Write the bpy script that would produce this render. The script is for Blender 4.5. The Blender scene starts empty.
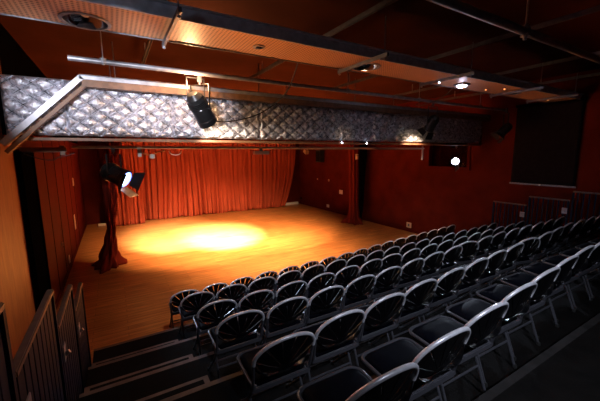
import bpy, bmesh, math, random
from mathutils import Vector, Matrix
random.seed(7)
PI = math.pi
C = bpy.context.scene.collection
SC = bpy.context.scene

# ------------------------------------------------------------------ world frame
# X runs along the seat rows, Y towards the back of the stage, Z up. Stage floor is z = 0, the lens is at (0, 0, 3).
EYE = 3.0
FL = 9.6; XL = -1.2; YB = 16.25; YR = -3.0; CEIL = 4.85

# ------------------------------------------------------------------ materials
MATS = {}
def newmat(name):
    m = bpy.data.materials.new(name); m.use_nodes = True
    nt = m.node_tree; b = nt.nodes['Principled BSDF']
    MATS[name] = m
    return m, nt, b
def simple(name, col, rough=.5, metal=0., noise=0., nscale=20., bump=0., bscale=60., spec=.5, coords='Object', stretch=(1,1,1)):
    m, nt, b = newmat(name)
    b.inputs['Base Color'].default_value = (*col, 1); b.inputs['Roughness'].default_value = rough
    b.inputs['Metallic'].default_value = metal; b.inputs['Specular IOR Level'].default_value = spec
    tc = nt.nodes.new('ShaderNodeTexCoord'); mp = nt.nodes.new('ShaderNodeMapping')
    mp.inputs['Scale'].default_value = stretch
    nt.links.new(tc.outputs[coords], mp.inputs['Vector'])
    n = nt.nodes.new('ShaderNodeTexNoise'); n.inputs['Scale'].default_value = nscale; n.inputs['Detail'].default_value = 5
    nt.links.new(mp.outputs[0], n.inputs['Vector'])
    if noise:
        r = nt.nodes.new('ShaderNodeValToRGB')
        r.color_ramp.elements[0].position = .3; r.color_ramp.elements[1].position = .7
        r.color_ramp.elements[0].color = (*[c*(1-noise) for c in col], 1)
        r.color_ramp.elements[1].color = (*[min(1, c*(1+noise)) for c in col], 1)
        nt.links.new(n.outputs['Fac'], r.inputs['Fac']); nt.links.new(r.outputs[0], b.inputs['Base Color'])
    if bump:
        n2 = nt.nodes.new('ShaderNodeTexNoise'); n2.inputs['Scale'].default_value = bscale; n2.inputs['Detail'].default_value = 4
        nt.links.new(mp.outputs[0], n2.inputs['Vector'])
        bp = nt.nodes.new('ShaderNodeBump'); bp.inputs['Strength'].default_value = bump; bp.inputs['Distance'].default_value = .02
        nt.links.new(n2.outputs['Fac'], bp.inputs['Height']); nt.links.new(bp.outputs[0], b.inputs['Normal'])
    return m
def emit(name, col, s):
    m, nt, b = newmat(name)
    b.inputs['Base Color'].default_value = (.8,.8,.8,1)
    b.inputs['Emission Color'].default_value = (*col, 1); b.inputs['Emission Strength'].default_value = s
    return m

def floor_mat():
    m, nt, b = newmat('stage_boards')
    tc = nt.nodes.new('ShaderNodeTexCoord')
    br = nt.nodes.new('ShaderNodeTexBrick')
    br.inputs['Scale'].default_value = 1; br.inputs['Brick Width'].default_value = 1.4; br.inputs['Row Height'].default_value = .12
    br.inputs['Mortar Size'].default_value = .004; br.inputs['Bias'].default_value = 0
    br.inputs['Color1'].default_value = (.62,.255,.080,1); br.inputs['Color2'].default_value = (.49,.18,.052,1)
    br.inputs['Mortar'].default_value = (.24,.09,.03,1); br.offset = .37
    nt.links.new(tc.outputs['Object'], br.inputs['Vector'])
    mp = nt.nodes.new('ShaderNodeMapping'); mp.inputs['Scale'].default_value = (1.2, 14, 1)
    nt.links.new(tc.outputs['Object'], mp.inputs['Vector'])
    n = nt.nodes.new('ShaderNodeTexNoise'); n.inputs['Scale'].default_value = 1.5; n.inputs['Detail'].default_value = 8
    nt.links.new(mp.outputs[0], n.inputs['Vector'])
    r = nt.nodes.new('ShaderNodeValToRGB'); r.color_ramp.elements[0].position = .35; r.color_ramp.elements[1].position = .65
    r.color_ramp.elements[0].color = (.66,.60,.52,1); r.color_ramp.elements[1].color = (1.12,1.1,1.05,1)
    nt.links.new(n.outputs['Fac'], r.inputs['Fac'])
    mx = nt.nodes.new('ShaderNodeMix'); mx.data_type = 'RGBA'; mx.blend_type = 'MULTIPLY'; mx.inputs['Factor'].default_value = 1
    nt.links.new(br.outputs['Color'], mx.inputs['A']); nt.links.new(r.outputs[0], mx.inputs['B'])
    nt.links.new(mx.outputs['Result'], b.inputs['Base Color'])
    b.inputs['Roughness'].default_value = .42
    return m
def ply_mat():
    m, nt, b = newmat('varnished_ply')
    tc = nt.nodes.new('ShaderNodeTexCoord')
    mp = nt.nodes.new('ShaderNodeMapping'); mp.inputs['Scale'].default_value = (4, 4, .7)
    nt.links.new(tc.outputs['Object'], mp.inputs['Vector'])
    n = nt.nodes.new('ShaderNodeTexNoise'); n.inputs['Scale'].default_value = 3; n.inputs['Detail'].default_value = 8; n.inputs['Distortion'].default_value = 1.2
    nt.links.new(mp.outputs[0], n.inputs['Vector'])
    r = nt.nodes.new('ShaderNodeValToRGB'); r.color_ramp.elements[0].position = .3; r.color_ramp.elements[1].position = .7
    r.color_ramp.elements[0].color = (.22,.065,.016,1); r.color_ramp.elements[1].color = (.36,.125,.034,1)
    nt.links.new(n.outputs['Fac'], r.inputs['Fac']); nt.links.new(r.outputs[0], b.inputs['Base Color'])
    b.inputs['Roughness'].default_value = .5
    return m
def foil_mat():
    m, nt, b = newmat('quilted_foil')
    b.inputs['Base Color'].default_value = (.62,.61,.66,1); b.inputs['Metallic'].default_value = .8; b.inputs['Roughness'].default_value = .40
    tc = nt.nodes.new('ShaderNodeTexCoord')
    n = nt.nodes.new('ShaderNodeTexNoise'); n.inputs['Scale'].default_value = 34; n.inputs['Detail'].default_value = 5; n.inputs['Distortion'].default_value = 1.5
    nt.links.new(tc.outputs['Object'], n.inputs['Vector'])
    n3 = nt.nodes.new('ShaderNodeTexNoise'); n3.inputs['Scale'].default_value = 21; n3.inputs['Detail'].default_value = 7; n3.inputs['Distortion'].default_value = .8
    nt.links.new(tc.outputs['Object'], n3.inputs['Vector'])
    r = nt.nodes.new('ShaderNodeValToRGB'); r.color_ramp.elements[0].position = .36; r.color_ramp.elements[1].position = .52
    r.color_ramp.elements[0].color = (.30,.30,.33,1); r.color_ramp.elements[1].color = (.80,.79,.85,1)
    nt.links.new(n3.outputs['Fac'], r.inputs['Fac']); nt.links.new(r.outputs[0], b.inputs['Base Color'])
    bp = nt.nodes.new('ShaderNodeBump'); bp.inputs['Strength'].default_value = .9; bp.inputs['Distance'].default_value = .014
    nt.links.new(n.outputs['Fac'], bp.inputs['Height']); nt.links.new(bp.outputs[0], b.inputs['Normal'])
    return m
def perf_mat():
    # galvanised sheet with a regular grid of punched holes
    m, nt, b = newmat('perforated_sheet')
    tc = nt.nodes.new('ShaderNodeTexCoord')
    mp = nt.nodes.new('ShaderNodeMapping'); mp.inputs['Scale'].default_value = (25, 25, 25)
    nt.links.new(tc.outputs['Object'], mp.inputs['Vector'])
    vf = nt.nodes.new('ShaderNodeVectorMath'); vf.operation = 'FRACTION'; nt.links.new(mp.outputs[0], vf.inputs[0])
    vs = nt.nodes.new('ShaderNodeVectorMath'); vs.operation = 'SUBTRACT'; vs.inputs[1].default_value = (.5,.5,0); nt.links.new(vf.outputs[0], vs.inputs[0])
    sp = nt.nodes.new('ShaderNodeSeparateXYZ'); nt.links.new(vs.outputs[0], sp.inputs[0])
    cb = nt.nodes.new('ShaderNodeCombineXYZ'); nt.links.new(sp.outputs['X'], cb.inputs['X']); nt.links.new(sp.outputs['Y'], cb.inputs['Y'])
    ln = nt.nodes.new('ShaderNodeVectorMath'); ln.operation = 'LENGTH'; nt.links.new(cb.outputs[0], ln.inputs[0])
    gt = nt.nodes.new('ShaderNodeMath'); gt.operation = 'GREATER_THAN'; gt.inputs[1].default_value = .29; nt.links.new(ln.outputs['Value'], gt.inputs[0])
    mx = nt.nodes.new('ShaderNodeMix'); mx.data_type = 'RGBA'
    mx.inputs['A'].default_value = (.20,.09,.035,1); mx.inputs['B'].default_value = (.66,.38,.19,1)
    nt.links.new(gt.outputs[0], mx.inputs['Factor']); nt.links.new(mx.outputs['Result'], b.inputs['Base Color'])
    b.inputs['Roughness'].default_value = .5; b.inputs['Metallic'].default_value = .15
    return m

M_floor = floor_mat(); M_ply = ply_mat(); M_foil = foil_mat(); M_perf = perf_mat()
M_redwall = simple('red_wall_paint', (.095,.011,.005), .85, noise=.22, nscale=1.6, bump=.25, bscale=35, spec=.06)
M_redpanel = simple('red_panel_paint', (.085,.006,.003), .75, noise=.15, nscale=2.2, spec=.10)
M_ceil = simple('ceiling_paint', (.058,.017,.008), .9, noise=.2, nscale=1.2, spec=.05)
M_black = simple('matt_black', (.003,.003,.0035), 1., noise=.3, nscale=8, spec=.0)
M_blackcloth = simple('black_wool', (.010,.008,.010), .95, noise=.3, nscale=14, spec=.08)
M_tread = simple('riser_black_ply', (.004,.0032,.003), .85, noise=.35, nscale=6, bump=.15, spec=.12)
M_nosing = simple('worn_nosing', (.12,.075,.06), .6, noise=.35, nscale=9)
M_nosingshade = simple('shaded_nosing', (.022,.020,.020), .7, noise=.3, nscale=9, spec=.1)  # darker nosing copy, shade at the top riser put into its colour
M_steel = simple('galvanised_steel', (.27,.27,.30), .45, metal=.35, noise=.2, nscale=18)
M_darksteel = simple('dull_dark_steel', (.13,.13,.15), .45, metal=.5, noise=.25, nscale=12)
M_tube = simple('grey_scaffold_tube', (.30,.29,.31), .42, metal=.5, noise=.25, nscale=10)
M_barrier = simple('blue_grey_barrier_paint', (.007,.016,.038), .6, noise=.2, nscale=10, spec=.08)
M_barriertop = simple('worn_barrier_top', (.07,.045,.035), .5, noise=.3, nscale=15)
M_frame = simple('chair_lit_grey_enamel', (.72,.72,.78), .32, metal=.3, noise=.12, nscale=30)  # top light on the rims put into this pale enamel
M_leg = simple('chair_shaded_grey_enamel', (.075,.075,.09), .35, metal=.3, noise=.12, nscale=30)  # same enamel darkened for the shade under the seats
M_plastic = simple('chair_black_plastic', (.002,.002,.003), .30, noise=.2, nscale=30)
M_seat = simple('chair_navy_vinyl', (.0018,.0022,.005), .5, noise=.2, nscale=40, bump=.06, bscale=120, spec=.02)
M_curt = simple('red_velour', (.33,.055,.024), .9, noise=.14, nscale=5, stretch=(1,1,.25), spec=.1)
M_shadecurt = simple('shaded_red_velour', (.15,.016,.008), .95, noise=.14, nscale=5, stretch=(1,1,.25), spec=.1)  # copy of the red velour with shade put into its colour
M_woodbar = simple('brown_timber', (.18,.085,.04), .55, noise=.3, nscale=12)
M_can = simple('lantern_black_enamel', (.018,.017,.017), .28, noise=.2, nscale=20)
M_chrome = simple('bright_reflector', (.75,.75,.78), .12, metal=1.)
M_flap = simple('orange_lit_metal', (.42,.17,.05), .4, metal=.3, noise=.2, nscale=20)  # orange stage light put into the metal's base colour
M_white = simple('white_plastic', (.72,.68,.62), .45)
M_tan = simple('cream_plastic', (.62,.45,.30), .5)
M_rail = simple('lit_galvanised_rail', (.62,.64,.70), .5, noise=.2, nscale=14)  # lighter copy of the steel, light put into the rail's colour
M_palebar = simple('pale_painted_pipe', (.70,.66,.60), .4)
M_rubber = simple('black_rubber', (.015,.015,.015), .6)
M_glowcool = emit('cool_lamp_lens', (.62,.76,1.), 9)
M_glowhot = emit('hot_cool_lamp_lens', (.72,.80,1.), 25)
M_glowblue = emit('blue_lens_rim', (.05,.16,1.), 3.5)
M_glowled = emit('small_cool_lamp', (.70,.78,1.), 26)
M_glowwarm = emit('warm_pilot_lamp', (1.,.35,.08), 3)
M_glowwarmlens = emit('warm_lamp_lens', (1.,.72,.42), 12)
def glass_mat():
    m, nt, b = newmat('booth_glass')
    b.inputs['Base Color'].default_value = (.9,.9,.9,1); b.inputs['Roughness'].default_value = .03
    b.inputs['Transmission Weight'].default_value = 1; b.inputs['IOR'].default_value = 1.45
    return m
M_glass = glass_mat()

# ------------------------------------------------------------------ mesh helpers
class MB:
    def __init__(s): s.bm = bmesh.new()
    def box(s, c, d, rot=None, bev=0.):
        r = bmesh.ops.create_cube(s.bm, size=1); vs = r['verts']
        m = Matrix.Diagonal((*d, 1))
        if rot is not None: m = rot.to_4x4() @ m
        m = Matrix.Translation(c) @ m
        bmesh.ops.transform(s.bm, matrix=m, verts=vs)
        if bev:
            es = list({e for v in vs for e in v.link_edges})
            bmesh.ops.bevel(s.bm, geom=es, offset=bev, segments=2, affect='EDGES')
        return s
    def b2(s, lo, hi, bev=0.):
        return s.box([(a+b)/2 for a, b in zip(lo, hi)], [abs(b-a) for a, b in zip(lo, hi)], bev=bev)
    def bar(s, a, b, w, h=None, up=(0,0,1), bev=0.):
        a = Vector(a); b = Vector(b); h = h or w
        z = (b-a).normalized(); u = Vector(up)
        if abs(z.dot(u)) > .99: u = Vector((0,1,0))
        x = u.cross(z).normalized(); y = z.cross(x)
        R = Matrix((x, y, z)).transposed()
        return s.box((a+b)/2, (w, h, (b-a).length), R, bev)
    def tube(s, pts, r, n=10, closed=False, cap=True):
        pts = [Vector(p) for p in pts]; N = len(pts); rings = []
        rr = r if isinstance(r, (list, tuple)) else [r]*N
        prev = None
        for i, p in enumerate(pts):
            if closed: t = (pts[(i+1) % N]-pts[i-1]).normalized()
            else: t = (pts[min(i+1, N-1)]-pts[max(i-1, 0)]).normalized()
            if prev is None:
                u = Vector((0,0,1)) if abs(t.z) < .9 else Vector((0,1,0))
                x = (u - t*u.dot(t)).normalized()
            else: x = (prev - t*prev.dot(t)).normalized()
            prev = x; y = t.cross(x)
            rings.append([s.bm.verts.new(p + (x*math.cos(2*PI*k/n)+y*math.sin(2*PI*k/n))*rr[i]) for k in range(n)])
        for i in range(N if closed else N-1):
            A, B = rings[i], rings[(i+1) % N]
            for k in range(n): s.bm.faces.new((A[k], A[(k+1) % n], B[(k+1) % n], B[k]))
        if cap and not closed:
            s.bm.faces.new(rings[0][::-1]); s.bm.faces.new(rings[-1])
        return s
    def lathe(s, prof, M=Matrix(), n=24):
        # prof: (radius, z) pairs, spun about local z, placed by M
        rings = []
        for r, z in prof:
            if r < 1e-5: rings.append([s.bm.verts.new(M @ Vector((0,0,z)))])
            else: rings.append([s.bm.verts.new(M @ Vector((r*math.cos(2*PI*k/n), r*math.sin(2*PI*k/n), z))) for k in range(n)])
        for A, B in zip(rings, rings[1:]):
            for k in range(n):
                a, b = A[k % len(A)], A[(k+1) % len(A)]; c, d = B[(k+1) % len(B)], B[k % len(B)]
                f = []
                for v in (a, b, c, d):
                    if v not in f: f.append(v)
                if len(f) > 2: s.bm.faces.new(f)
        return s
    def build(s, name, mat, parent=None, smooth=False, loc=None):
        bmesh.ops.recalc_face_normals(s.bm, faces=s.bm.faces[:])
        me = bpy.data.meshes.new(name); s.bm.to_mesh(me); s.bm.free()
        me.materials.append(mat)
        if smooth: me.shade_smooth()
        o = bpy.data.objects.new(name, me); C.objects.link(o)
        if parent: o.parent = parent
        if loc: o.location = loc
        return o
def autosmooth(o, ang=40):
    me = o.data; me.shade_smooth()
    bm = bmesh.new(); bm.from_mesh(me)
    for e in bm.edges:
        if len(e.link_faces) == 2 and e.calc_face_angle(0) > math.radians(ang): e.smooth = False
    bm.to_mesh(me); bm.free(); return o
def tag(o, label=None, cat=None, group=None, kind=None):
    if label: o['label'] = label
    if cat: o['category'] = cat
    if group: o['group'] = group
    if kind: o['kind'] = kind
    return o
def thing(name, loc, label, cat, group=None, rz=0.):
    o = bpy.data.objects.new(name, None); C.objects.link(o); o.location = loc; o.rotation_euler = (0,0,rz)
    o.empty_display_size = .1
    return tag(o, label, cat, group)
def struct(o): o['kind'] = 'structure'; return o
def copy_tree(o, parent=None):
    c = o.copy(); C.objects.link(c); c.parent = parent
    for ch in list(o.children): copy_tree(ch, c)
    return c
def aim(d):
    # rotation whose local -Z looks along d
    return Vector(d).to_track_quat('-Z', 'Y')
def spot(loc, tgt, power, col, size, blend=.5, rad=.05, name='lamp'):
    l = bpy.data.lights.new(name, 'SPOT'); l.energy = power; l.color = col; l.spot_size = math.radians(size)
    l.spot_blend = blend; l.shadow_soft_size = rad
    o = bpy.data.objects.new(name, l); C.objects.link(o); o.location = loc
    o.rotation_euler = aim(Vector(tgt)-Vector(loc)).to_euler(); return o
def point(loc, power, col, rad=.03, name='lamp'):
    l = bpy.data.lights.new(name, 'POINT'); l.energy = power; l.color = col; l.shadow_soft_size = rad
    o = bpy.data.objects.new(name, l); C.objects.link(o); o.location = loc; return o

# ------------------------------------------------------------------ the room
struct(MB().b2((XL-.2, YR, -.2), (FL+.2, YB+.2, 0)).build('floor', M_floor))
struct(MB().b2((XL-.2, YR, CEIL), (FL+.2, YB+.2, CEIL+.15)).build('ceiling', M_ceil))
struct(MB().b2((XL-.2, 5.92, 0), (XL, YB, 3.45)).build('wall_left', M_redpanel))
struct(MB().b2((XL-.2, 5.92, 3.45), (XL, YB, CEIL)).build('wall_left_upper', M_black))  # black colour stands in for shade on the upper wall
struct(MB().b2((XL-.2, YR, 0), (XL, 5.92, CEIL)).build('wall_left_front', M_ply))
struct(MB().b2((XL-.2, YB, 0), (FL+.2, YB+.2, CEIL)).build('wall_back', M_redwall))
struct(MB().b2((XL-.2, YR-.2, 0), (FL+.2, YR, CEIL)).build('wall_rear', M_black))
WY0, WY1, WZ0, WZ1 = 5.86, 7.25, 2.54, 3.5
w = MB()
w.b2((FL, YR, 0), (FL+.15, WY0, CEIL)); w.b2((FL, WY1, 0), (FL+.15, YB, CEIL))
w.b2((FL, WY0, 0), (FL+.15, WY1, WZ0)); w.b2((FL, WY0, WZ1), (FL+.15, WY1, CEIL))
struct(w.build('wall_right', M_redwall))
# shallow control room recess behind the window
r = MB()
r.b2((FL+1.0, WY0-.3, WZ0-.3), (FL+1.05, WY1+.3, WZ1+.3)); r.b2((FL+.15, WY0-.35, WZ0-.3), (FL+1.0, WY0-.3, WZ1+.3))
r.b2((FL+.15, WY1+.3, WZ0-.3), (FL+1.0, WY1+.35, WZ1+.3)); r.b2((FL+.15, WY0-.3, WZ0-.35), (FL+1.0, WY1+.3, WZ0-.3)); r.b2((FL+.15, WY0-.3, WZ1+.3), (FL+1.0, WY1+.3, WZ1+.35))
struct(r.build('wall_booth', M_black))
wn = bpy.data.objects.new('window_1', None); C.objects.link(wn); wn.location = (FL, (WY0+WY1)/2, WZ0)
struct(wn)
hy = (WY1-WY0)/2; hz = WZ1-WZ0
f = MB()
f.b2((-.03, -hy-.09, -.09), (.0, hy+.09, 0)); f.b2((-.03, -hy-.09, hz), (0, hy+.09, hz+.09))
f.b2((-.03, -hy-.09, 0), (0, -hy, hz)); f.b2((-.03, hy, 0), (0, hy+.09, hz))
f.build('window_frame', M_redpanel, wn)
MB().b2((.06, -hy, 0), (.068, hy, hz)).build('pane', M_glass, wn)

# panel joints on the left wall, skirtings, the door
for i, y in enumerate((8.2, 9.42, 10.64, 11.86, 13.08)):
    struct(MB().b2((XL, y-.012, .12), (XL+.006, y+.012, 3.6)).build('trim_%d' % (i+1), M_black))
struct(MB().b2((XL, 6.9, 0), (XL+.015, YB, .12)).build('baseboard_left', M_redpanel))
struct(MB().b2((FL-.015, -1, 0), (FL, YB, .12)).build('baseboard_right', M_redpanel))
struct(MB().b2((XL, YB-.015, 0), (FL, YB, .12)).build('baseboard_back', M_redpanel))
d = bpy.data.objects.new('door_1', None); C.objects.link(d); d.location = (XL, 6.42, 0); struct(d)
MB().b2((.0, -.40, .0), (.05, .40, 3.0)).build('door_leaf', M_black, d)
q = MB(); q.b2((0, -.46, 0), (.07, -.40, 3.06)); q.b2((0, .40, 0), (.07, .46, 3.06)); q.b2((0, -.40, 3.0), (.07, .40, 3.06))
q.build('door_frame', M_black, d)

# ------------------------------------------------------------------ seating risers
EDGE = [5.06, 4.22, 3.38, 2.58, 1.66, .94]          # front (stage side) edge of riser 1..6
RX0, RX1 = -.45, 9.3
ordn = ['first', 'second', 'third', 'fourth', 'fifth', 'sixth']
for k, e in enumerate(EDGE):
    z = .25*(k+1); back = EDGE[k+1] if k < 5 else YR+.01
    t = thing('seating_riser', ((RX0+RX1)/2, e, 0),
              ['black seating riser nearest the stage floor, lowest step of the bank',
               'black seating riser carrying the second row of chairs from the stage',
               'black seating riser carrying the third row of chairs from the stage',
               'black seating riser carrying the fourth row of chairs from the stage',
               'black seating riser carrying the nearest row of chairs in the foreground',
               'dark empty top riser along the lower right edge of the view'][k] if k else
              'black seating riser nearest the stage floor, lowest step of the bank', 'riser', 'seating risers')
    hw = (RX1-RX0)/2
    b = MB(); b.b2((-hw, back-e+.002, 0), (hw, -.055, z)); b.b2((-hw, -.055, 0), (hw, -.012, z-.035)); b.build('platform', M_tread, t)
    n = MB(); n.b2((-hw, -.055, z-.035), (hw, .0, z))
    n.build('nosing', M_nosing if k < 5 else M_nosingshade, t)
t_lab = ['half-height aisle step down to the stage floor beside the front row', 'half-height aisle step between the lowest two risers',
         'half-height aisle step between the second and third risers', 'half-height aisle step between the third and fourth risers',
         'half-height aisle step between the fourth and fifth risers', 'half-height aisle step below the top riser']
for k in range(1, 6):
    e = EDGE[k]; z0 = .25*k; z = z0+.125; fy = e+.40
    t = thing('aisle_step', (-.05, e, z0), t_lab[k], 'step', 'aisle half steps')
    xe = (.86, .92, 1.0, 1.04, 1.1, 1.12)[k]+(0, -.02, -.065, -.115, -.19, -.15)[k]-.25
    dp = .27
    q = MB(); q.b2((-.34, .004, 0), (xe-.05, dp-.04, .125)); q.b2((-.39, .004, 0), (-.34, dp-.04, .105)); q.b2((xe-.05, .004, 0), (xe, dp-.04, .105))
    q.b2((-.39, dp-.04, 0), (xe, dp-.01, .105)); q.build('step_box', M_tread, t)
    n = MB(); n.b2((-.39, dp-.04, .105), (xe, dp, .125)); n.b2((-.39, .004, .105), (-.34, dp-.04, .125)); n.b2((xe-.05, .004, .105), (xe, dp-.04, .125))
    n.build('nosing', M_nosing, t)

# ------------------------------------------------------------------ guard rails at both ends of the bank
def barrier(x, y0, y1, ztop, zbot, side, label):
    t = thing('guard_rail', (x, (y0+y1)/2, zbot), label, 'railing', 'guard rails of the seating bank')
    h = (y1-y0)/2-.01; H = ztop-zbot
    tr = MB(); tr.b2((-.022, -h, H-.035), (.022, h, H), .006); tr.build('top_rail', M_barriertop, t)
    br = MB(); br.b2((-.02, -h, .02), (.02, h, .06)); br.build('bottom_rail', M_barrier, t)
    for s in (-1, 1):
        MB().b2((-.02, s*h-.02*(s > 0)*2, 0), (.02, s*h+.02*(s < 0)*2, H-.03)).build('post', M_barrier, t)
    n = int((y1-y0)/.105)
    for i in range(1, n):
        yy = -h+2*h*i/n
        bw = .044 if side > 0 else .014
        MB().b2((-.008, yy-bw, .055), (.008, yy+bw, H-.034)).build('baluster', M_barrier, t)
    k = MB(); k.b2((side*.022, -h+.02, H-.34), (side*.030, -h+.13, H-.20), .003)
    k.tube([(side*.028, -h+.075, H-.29), (side*.06, -h+.075, H-.27)], .018)
    k.build('clamp_bracket', M_steel, t)
XB = -.5
barrier(XB, .80, 1.87, 2.34, 1.0, 1, 'blue-grey barred guard rail in the bottom left corner, nearest the camera')
barrier(XB, 1.87, 3.0, 1.97, .9, 1, 'long blue-grey barred guard rail on the left, against the orange plywood wall')
barrier(XB, 3.0, 4.0, 1.64, .05, 1, 'middle blue-grey barred guard rail beside the left aisle steps')
barrier(XB, 4.0, 4.92, 1.33, .05, 1, 'blue-grey barred guard rail beside the lowest aisle steps, nearest the stage')
XBR = 9.34
barrier(XBR, 3.98, 4.85, 1.62, .05, -1, 'low barred guard rail by the right wall, nearest the stage')
barrier(XBR, 3.08, 3.96, 1.86, .05, -1, 'barred guard rail under the black blind, middle of three on the right')
barrier(XBR, 2.10, 3.06, 2.08, .05, -1, 'barred guard rail at the right edge of the view')

# ------------------------------------------------------------------ folding chairs
def make_chair():
    t = thing('folding_chair', (0,0,0), 'x', 'chair')
    W = .231
    # backrest plane leans back: bottom centre (y=-.17,z=.47), top (y=-.25,z=.82)
    zb, zt = .495, .81; zc = (zb+zt)/2; hh = (zt-zb)/2
    def bp(a, sx=1., sz=1., off=0.):
        x = W*sx*math.copysign(abs(math.cos(a))**.97, math.cos(a)); zz = zc+hh*sz*math.sin(a)
        return Vector((x, -.17-(zz-zb)*.31-.026*(1-(x/W)**2)+off, zz))
    # light rim: thick upper arch
    a0 = -.12
    arch = [bp(a0+(PI-2*a0)*i/28) for i in range(29)]
    autosmooth(MB().tube(arch, [.0128]*29, 10).build('backrest_frame', M_frame, t))
    low = [bp(PI-a0+(PI+2*a0)*i/16) for i in range(17)]
    autosmooth(MB().tube(low, .008, 8).build('backrest_lower_rim', M_plastic, t))
    # fan of slats radiating from the bottom centre
    s = MB(); n = 7; org_x, org_z = 0, zb+.03
    angs = [math.radians(8+164*i/n) for i in range(n+1)]
    def ray_hit(an):
        lo_, hi_ = 0, .6
        for _ in range(24):
            m = (lo_+hi_)/2; x = org_x+m*math.cos(an); z = org_z+m*math.sin(an)
            if (abs(x)/W)**2+(abs(z-zc)/hh)**2 < .93: lo_ = m
            else: hi_ = m
        return lo_
    def P(an, r, off):
        x = org_x+r*math.cos(an); z = org_z+r*math.sin(an)
        return Vector((x, -.17-(z-zb)*.31-.026*(1-min(1, (x/W)**2))+off, z))
    for i in range(n):
        g = .016
        A, B = angs[i]+g*1.9, angs[i+1]-g*1.9
        cols = []
        for j in range(5):
            fr = [.10, .3, .55, .8, 1.][j]
            ra, rb = ray_hit(A), ray_hit(B)
            row = []
            for off in (-.004, .004):
                row += [s.bm.verts.new(P(A, ra*fr, off)), s.bm.verts.new(P(B, rb*fr, off))]
            cols.append(row)
        for c0, c1 in zip(cols, cols[1:]):
            s.bm.faces.new((c0[0], c0[1], c1[1], c1[0])); s.bm.faces.new((c0[2], c1[2], c1[3], c0[3]))
            s.bm.faces.new((c0[0], c1[0], c1[2], c0[2])); s.bm.faces.new((c0[1], c0[3], c1[3], c1[1]))
        s.bm.faces.new((cols[0][0], cols[0][2], cols[0][3], cols[0][1])); s.bm.faces.new((cols[-1][0], cols[-1][1], cols[-1][3], cols[-1][2]))
    # hub and filled lower shell
    hub = [P(math.radians(180*i/12), .045, 0) for i in range(13)]
    hv = []
    for off in (-.005, .005):
        hv.append([s.bm.verts.new(p+Vector((0,off,0))) for p in hub])
    s.bm.faces.new(hv[0]); s.bm.faces.new(hv[1][::-1])
    for i in range(13): s.bm.faces.new((hv[0][i], hv[1][i], hv[1][(i+1) % 13], hv[0][(i+1) % 13]))
    # lower filled crescent under the fan
    cr = []
    for i in range(17):
        a = PI-.1+(PI+.2)*i/16; lo = bp(a, .97, .95)
        up_ = P(math.radians(172-164*i/16), .9*ray_hit(math.radians(min(168, max(12, 172-164*i/16)))) if i in (0, 16) else max(.045, abs(lo.x)*.98), 0)
        up_.z = max(lo.z+.004, org_z+.004)
        up_.x = lo.x
        cr.append((lo, up_))
    vs = [[s.bm.verts.new(p+Vector((0,o,0))) for p in c for o in (-.004, .004)] for c in cr]
    for c0, c1 in zip(vs, vs[1:]):
        s.bm.faces.new((c0[0], c1[0], c1[2], c0[2])); s.bm.faces.new((c0[1], c0[3], c1[3], c1[1]))
        s.bm.faces.new((c0[0], c0[1], c1[1], c1[0])); s.bm.faces.new((c0[2], c1[2], c1[3], c0[3]))
    s.build('backrest', M_plastic, t)
    # seat frame: rounded U, flat bar across the rear
    zs = .435; pts = []
    hw, yf, yr, rc = .215, .215, -.165, .07
    pts.append((-hw, yr, zs-.01))
    for i in range(7):
        a = PI-PI/2*i/6; pts.append((-hw+rc+rc*math.cos(a), yf-rc+rc*math.sin(a), zs+.01))
    for i in range(7):
        a = PI/2-PI/2*i/6; pts.append((hw-rc+rc*math.cos(a), yf-rc+rc*math.sin(a), zs+.01))
    pts.append((hw, yr, zs-.01))
    sf = MB().tube(pts, .0125, 8)
    sf.b2((-hw, yr-.012, zs-.045), (hw, yr+.008, zs-.005), .005)
    autosmooth(sf.build('seat_frame', M_leg, t))
    # padded seat
    sp = MB(); ou = []
    hw2, yf2, yr2, rc2 = .198, .198, -.15, .06
    for cx, cy, a0_ in ((hw2-rc2, yf2-rc2, 0), (-hw2+rc2, yf2-rc2, 90), (-hw2+.03, yr2+.03, 180), (hw2-.03, yr2+.03, 270)):
        rr = rc2 if cy > 0 else .03
        for i in range(6):
            a = math.radians(a0_+90*i/5); ou.append((cx+rr*math.cos(a), cy+rr*math.sin(a)))
    levels = [(.97, -.018), (1., -.006), (1., .010), (.95, .022), (.80, .030), (.4, .034)]
    rings = [[sp.bm.verts.new((x*k_, y*k_+.024*(1-k_), zs+dz+.006*(y > 0))) for x, y in ou] for k_, dz in levels]
    N = len(ou)
    for A, B in zip(rings, rings[1:]):
        for i in range(N): sp.bm.faces.new((A[i], A[(i+1) % N], B[(i+1) % N], B[i]))
    sp.bm.faces.new(rings[0][::-1]); sp.bm.faces.new(rings[-1])
    autosmooth(sp.build('seat', M_seat, t), 50)
    # legs: front pair runs up to the backrest, rear pair crosses behind
    for s_ in (-1, 1):
        top = bp(a0 if s_ > 0 else PI-a0)
        autosmooth(MB().tube([tuple(top+Vector((0,0,.01))), (s_*.222, -.165, .42), (s_*.224, -.06, .27), (s_*.226, .195, .012)], .011, 8).build('leg', M_leg, t))
        autosmooth(MB().tube([(s_*.204, .02, .41), (s_*.206, -.075, .25), (s_*.208, -.165, .012)], .010, 8).build('leg', M_leg, t))
        for fx, fy in ((s_*.226, .197), (s_*.208, -.167)):
            MB().lathe([(0, 0), (.016, 0), (.016, .02), (.013, .03), (0, .03)], Matrix.Translation((fx, fy, 0)), 10).build('foot_cap', M_rubber, t)
        post_ = 0; h = MB(); h.b2((s_*.218-.014, -.175, .395), (s_*.218+.014, -.13, .455), .004); h.tube([(s_*.19, -.15, .43), (s_*.238, -.15, .43)], .009)
        h.build('hinge', M_leg, t)
    autosmooth(MB().tube([(-.206, -.095, .20), (.206, -.095, .20)], .008, 8).build('crossbar', M_leg, t))
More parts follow.
